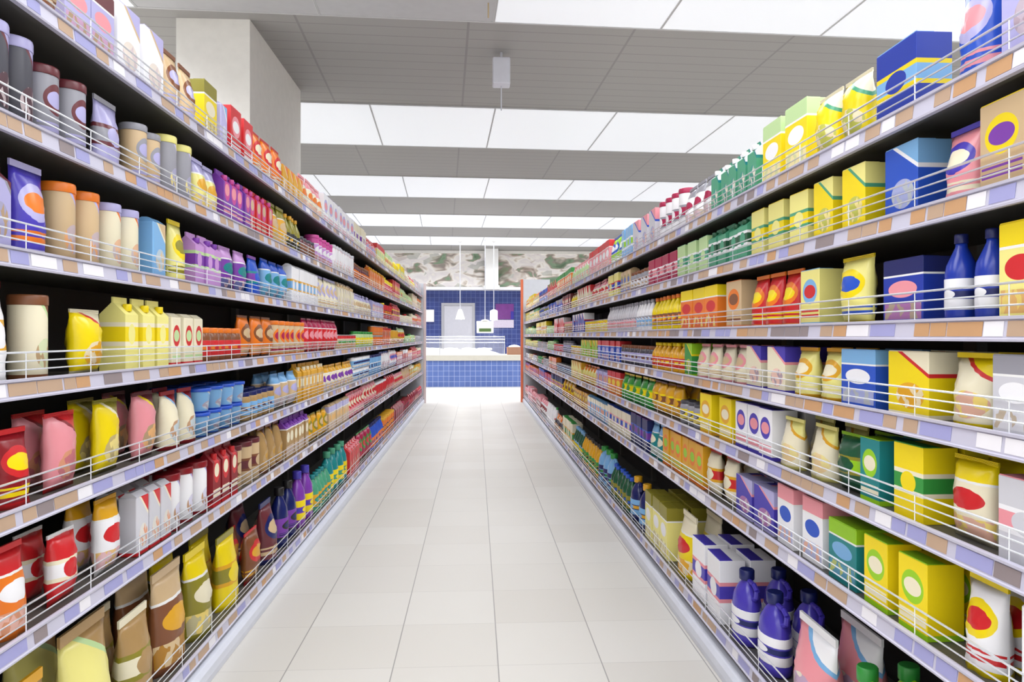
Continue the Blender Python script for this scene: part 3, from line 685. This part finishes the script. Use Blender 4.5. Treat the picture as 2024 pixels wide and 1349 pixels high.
# white trays standing in the ice
def fish_tray():
    r = empty('fish_tray', (0, 0, 0), '', 'tray')
    tbm = bmesh.new(); box(tbm, -.2, .2, -.14, .14, 0, .012); 
    for a in ((-.2, .2, -.14, -.13), (-.2, .2, .13, .14), (-.2, -.19, -.13, .13), (.19, .2, -.13, .13)): box(tbm, a[0], a[1], a[2], a[3], .012, .045)
    link('pan', tbm, mat('white_tray_plastic', srgb(248, 248, 250), .3), r)
    fm = bmesh.new()
    for q in (-1, 0, 1):
        lathe_b = bmesh.new()
        prof = [(.004, -.16), (.022, -.13), (.036, -.06), (.034, .02), (.018, .1), (.008, .13), (.03, .165)]
        base = [fm.verts.new((t0 + 0, q*.075 + rad*math.cos(2*PI*i2/8)*.9, .042 + rad*.6*math.sin(2*PI*i2/8))) for rad, t0 in prof for i2 in range(8)]
        for a in range(len(prof)-1):
            for i2 in range(8):
                j2 = (i2+1) % 8; fm.faces.new((base[a*8+i2], base[a*8+j2], base[(a+1)*8+j2], base[(a+1)*8+i2])).smooth = True
        fm.faces.new(base[:8][::-1]); fm.faces.new(base[-8:])
        lathe_b.free()
    bmesh.ops.recalc_face_normals(fm, faces=fm.faces)
    link('fish', fm, mat('silver_fish_skin', srgb(205, 210, 218), .25, .3), r)
    return r
ft = fish_tray(); names_t = ['beside the left rack end', 'below the grey door, left side', 'below the grey door, right side', 'below the hanging scale', 'below the white cylinder lamp']
for q, x in enumerate(TRAYS):
    r = ft if q == 0 else copy_tree(ft); r.location = (x, 20.8, 1.0315)
    r['label'] = 'white tray of fish in the counter ice ' + names_t[q]; r['group'] = 'trays of fish in the ice'
# cardboard box on the right of the counter
cb = empty('cardboard_box', (1.1, 20.3, .901), 'open brown cardboard box with white contents on the right end of the counter', 'box')
q = bmesh.new()
for a in ((-.2, .22, -.15, -.14), (-.2, .22, .14, .15), (-.2, -.19, -.14, .14), (.21, .22, -.14, .14)): box(q, a[0], a[1], a[2], a[3], 0, .22)
box(q, -.19, .21, -.14, .14, 0, .01); link('walls', q, mat('brown_cardboard', srgb(168, 124, 100), .7), cb)
q = bmesh.new(); lathe(q, [(.19, .01), (.19, .2), (.15, .25), (.06, .28), (.01, .285)], 14, .01, 0, 1, .7); link('paper_lining', q, M_WHITE, cb)
# pendant lamps
M_SHADE = mat('white_lamp_shade', srgb(250, 250, 255), .4, emis=.25); M_BULB = mat('lit_bulb', (1, .97, .92, 1), .4, emis=9)
def pendant(x, y, zb, prof, label):
    r = empty('pendant_lamp', (x, y, zb), label, 'lamp')
    q = bmesh.new(); lathe(q, prof, 20); link('lamp_shade', q, M_SHADE, r)
    ztop = prof[-1][1]
    q = bmesh.new(); tube(q, (0, 0, ztop-.005), (0, 0, ZC-zb-.002), .012, 8); link('rod', q, M_STEEL, r)
    q = bmesh.new(); lathe(q, [(.01, .015), (.04, .03), (.045, .06), (.02, .1)], 12); link('bulb', q, M_BULB, r)
    q = bmesh.new(); lathe(q, [(.05, ZC-zb-.03), (.06, ZC-zb-.002)], 14); link('ceiling_rose', q, M_WHITE, r)
    pl = bpy.data.lights.new('pendant_light', 'POINT'); pl.energy = 25; pl.color = (1, .96, .9); pl.shadow_soft_size = .06
    po = bpy.data.objects.new('pendant_light', pl); C.objects.link(po); po.location = (x, y, zb-.06)
pendant(-.45, 20.7, 1.93, [(.14, 0), (.135, .01), (.08, .2), (.05, .27), (.015, .29)], 'white cone pendant lamp hanging in front of the grey door')
pendant(.53, 20.6, 1.90, [(.11, 0), (.112, .01), (.112, .25), (.10, .28), (.015, .31)], 'white cylinder pendant lamp hanging left of the purple poster')
# hanging scale with display
sc_ = empty('hanging_scale', (.27, 20.2, 1.52), 'white hanging scale box with dark green display above the counter', 'scale')
link('housing', B(-.24, .24, -.09, .09, 0, .34, bevel=.015), mat('white_scale_housing', srgb(246, 246, 242), .35), sc_)
link('display', B(-.17, .17, -.1, -.089, .04, .13, bevel=.003), mat('green_dark_display', srgb(86, 118, 62), .3), sc_)
q = bmesh.new(); lathe(q, [(.12, .339), (.10, .37), (.02, .39)], 16); link('top_cap', q, M_WHITE, sc_)
q = bmesh.new(); tube(q, (0, 0, .38), (0, 0, ZC-1.522), .012, 8); link('rod', q, M_STEEL, sc_)
# posters and sign on the blue wall
ps = tag(link('poster', B(.66, 1.26, 23.37, 23.398, 1.99, 2.5), mat('purple_poster_print', srgb(112, 44, 132), .4, noise=.3, nscale=5)), 'purple poster on the blue tiled wall beside the right rack', 'poster')
q = bmesh.new(); box(q, 1.16, 1.26, 23.36, 23.37, 1.99, 2.25); link('corner_panel', q, mat('deep_blue_print', srgb(44, 34, 150), .4), ps)
nb_ = tag(link('notice_board', B(.52, 1.26, 23.37, 23.398, 1.71, 1.97), mat('pale_lilac_board', srgb(206, 196, 216), .5, noise=.2, nscale=30)), 'pale lilac notice board on the blue wall directly under the purple poster', 'board')
ws = tag(link('wall_sign', B(-1.72, -1.36, 23.3, 23.398, 1.9, 2.3, bevel=.008), mat('white_sign', srgb(240, 236, 238), .45)), 'small white sign on the blue wall beside the left rack end', 'sign')
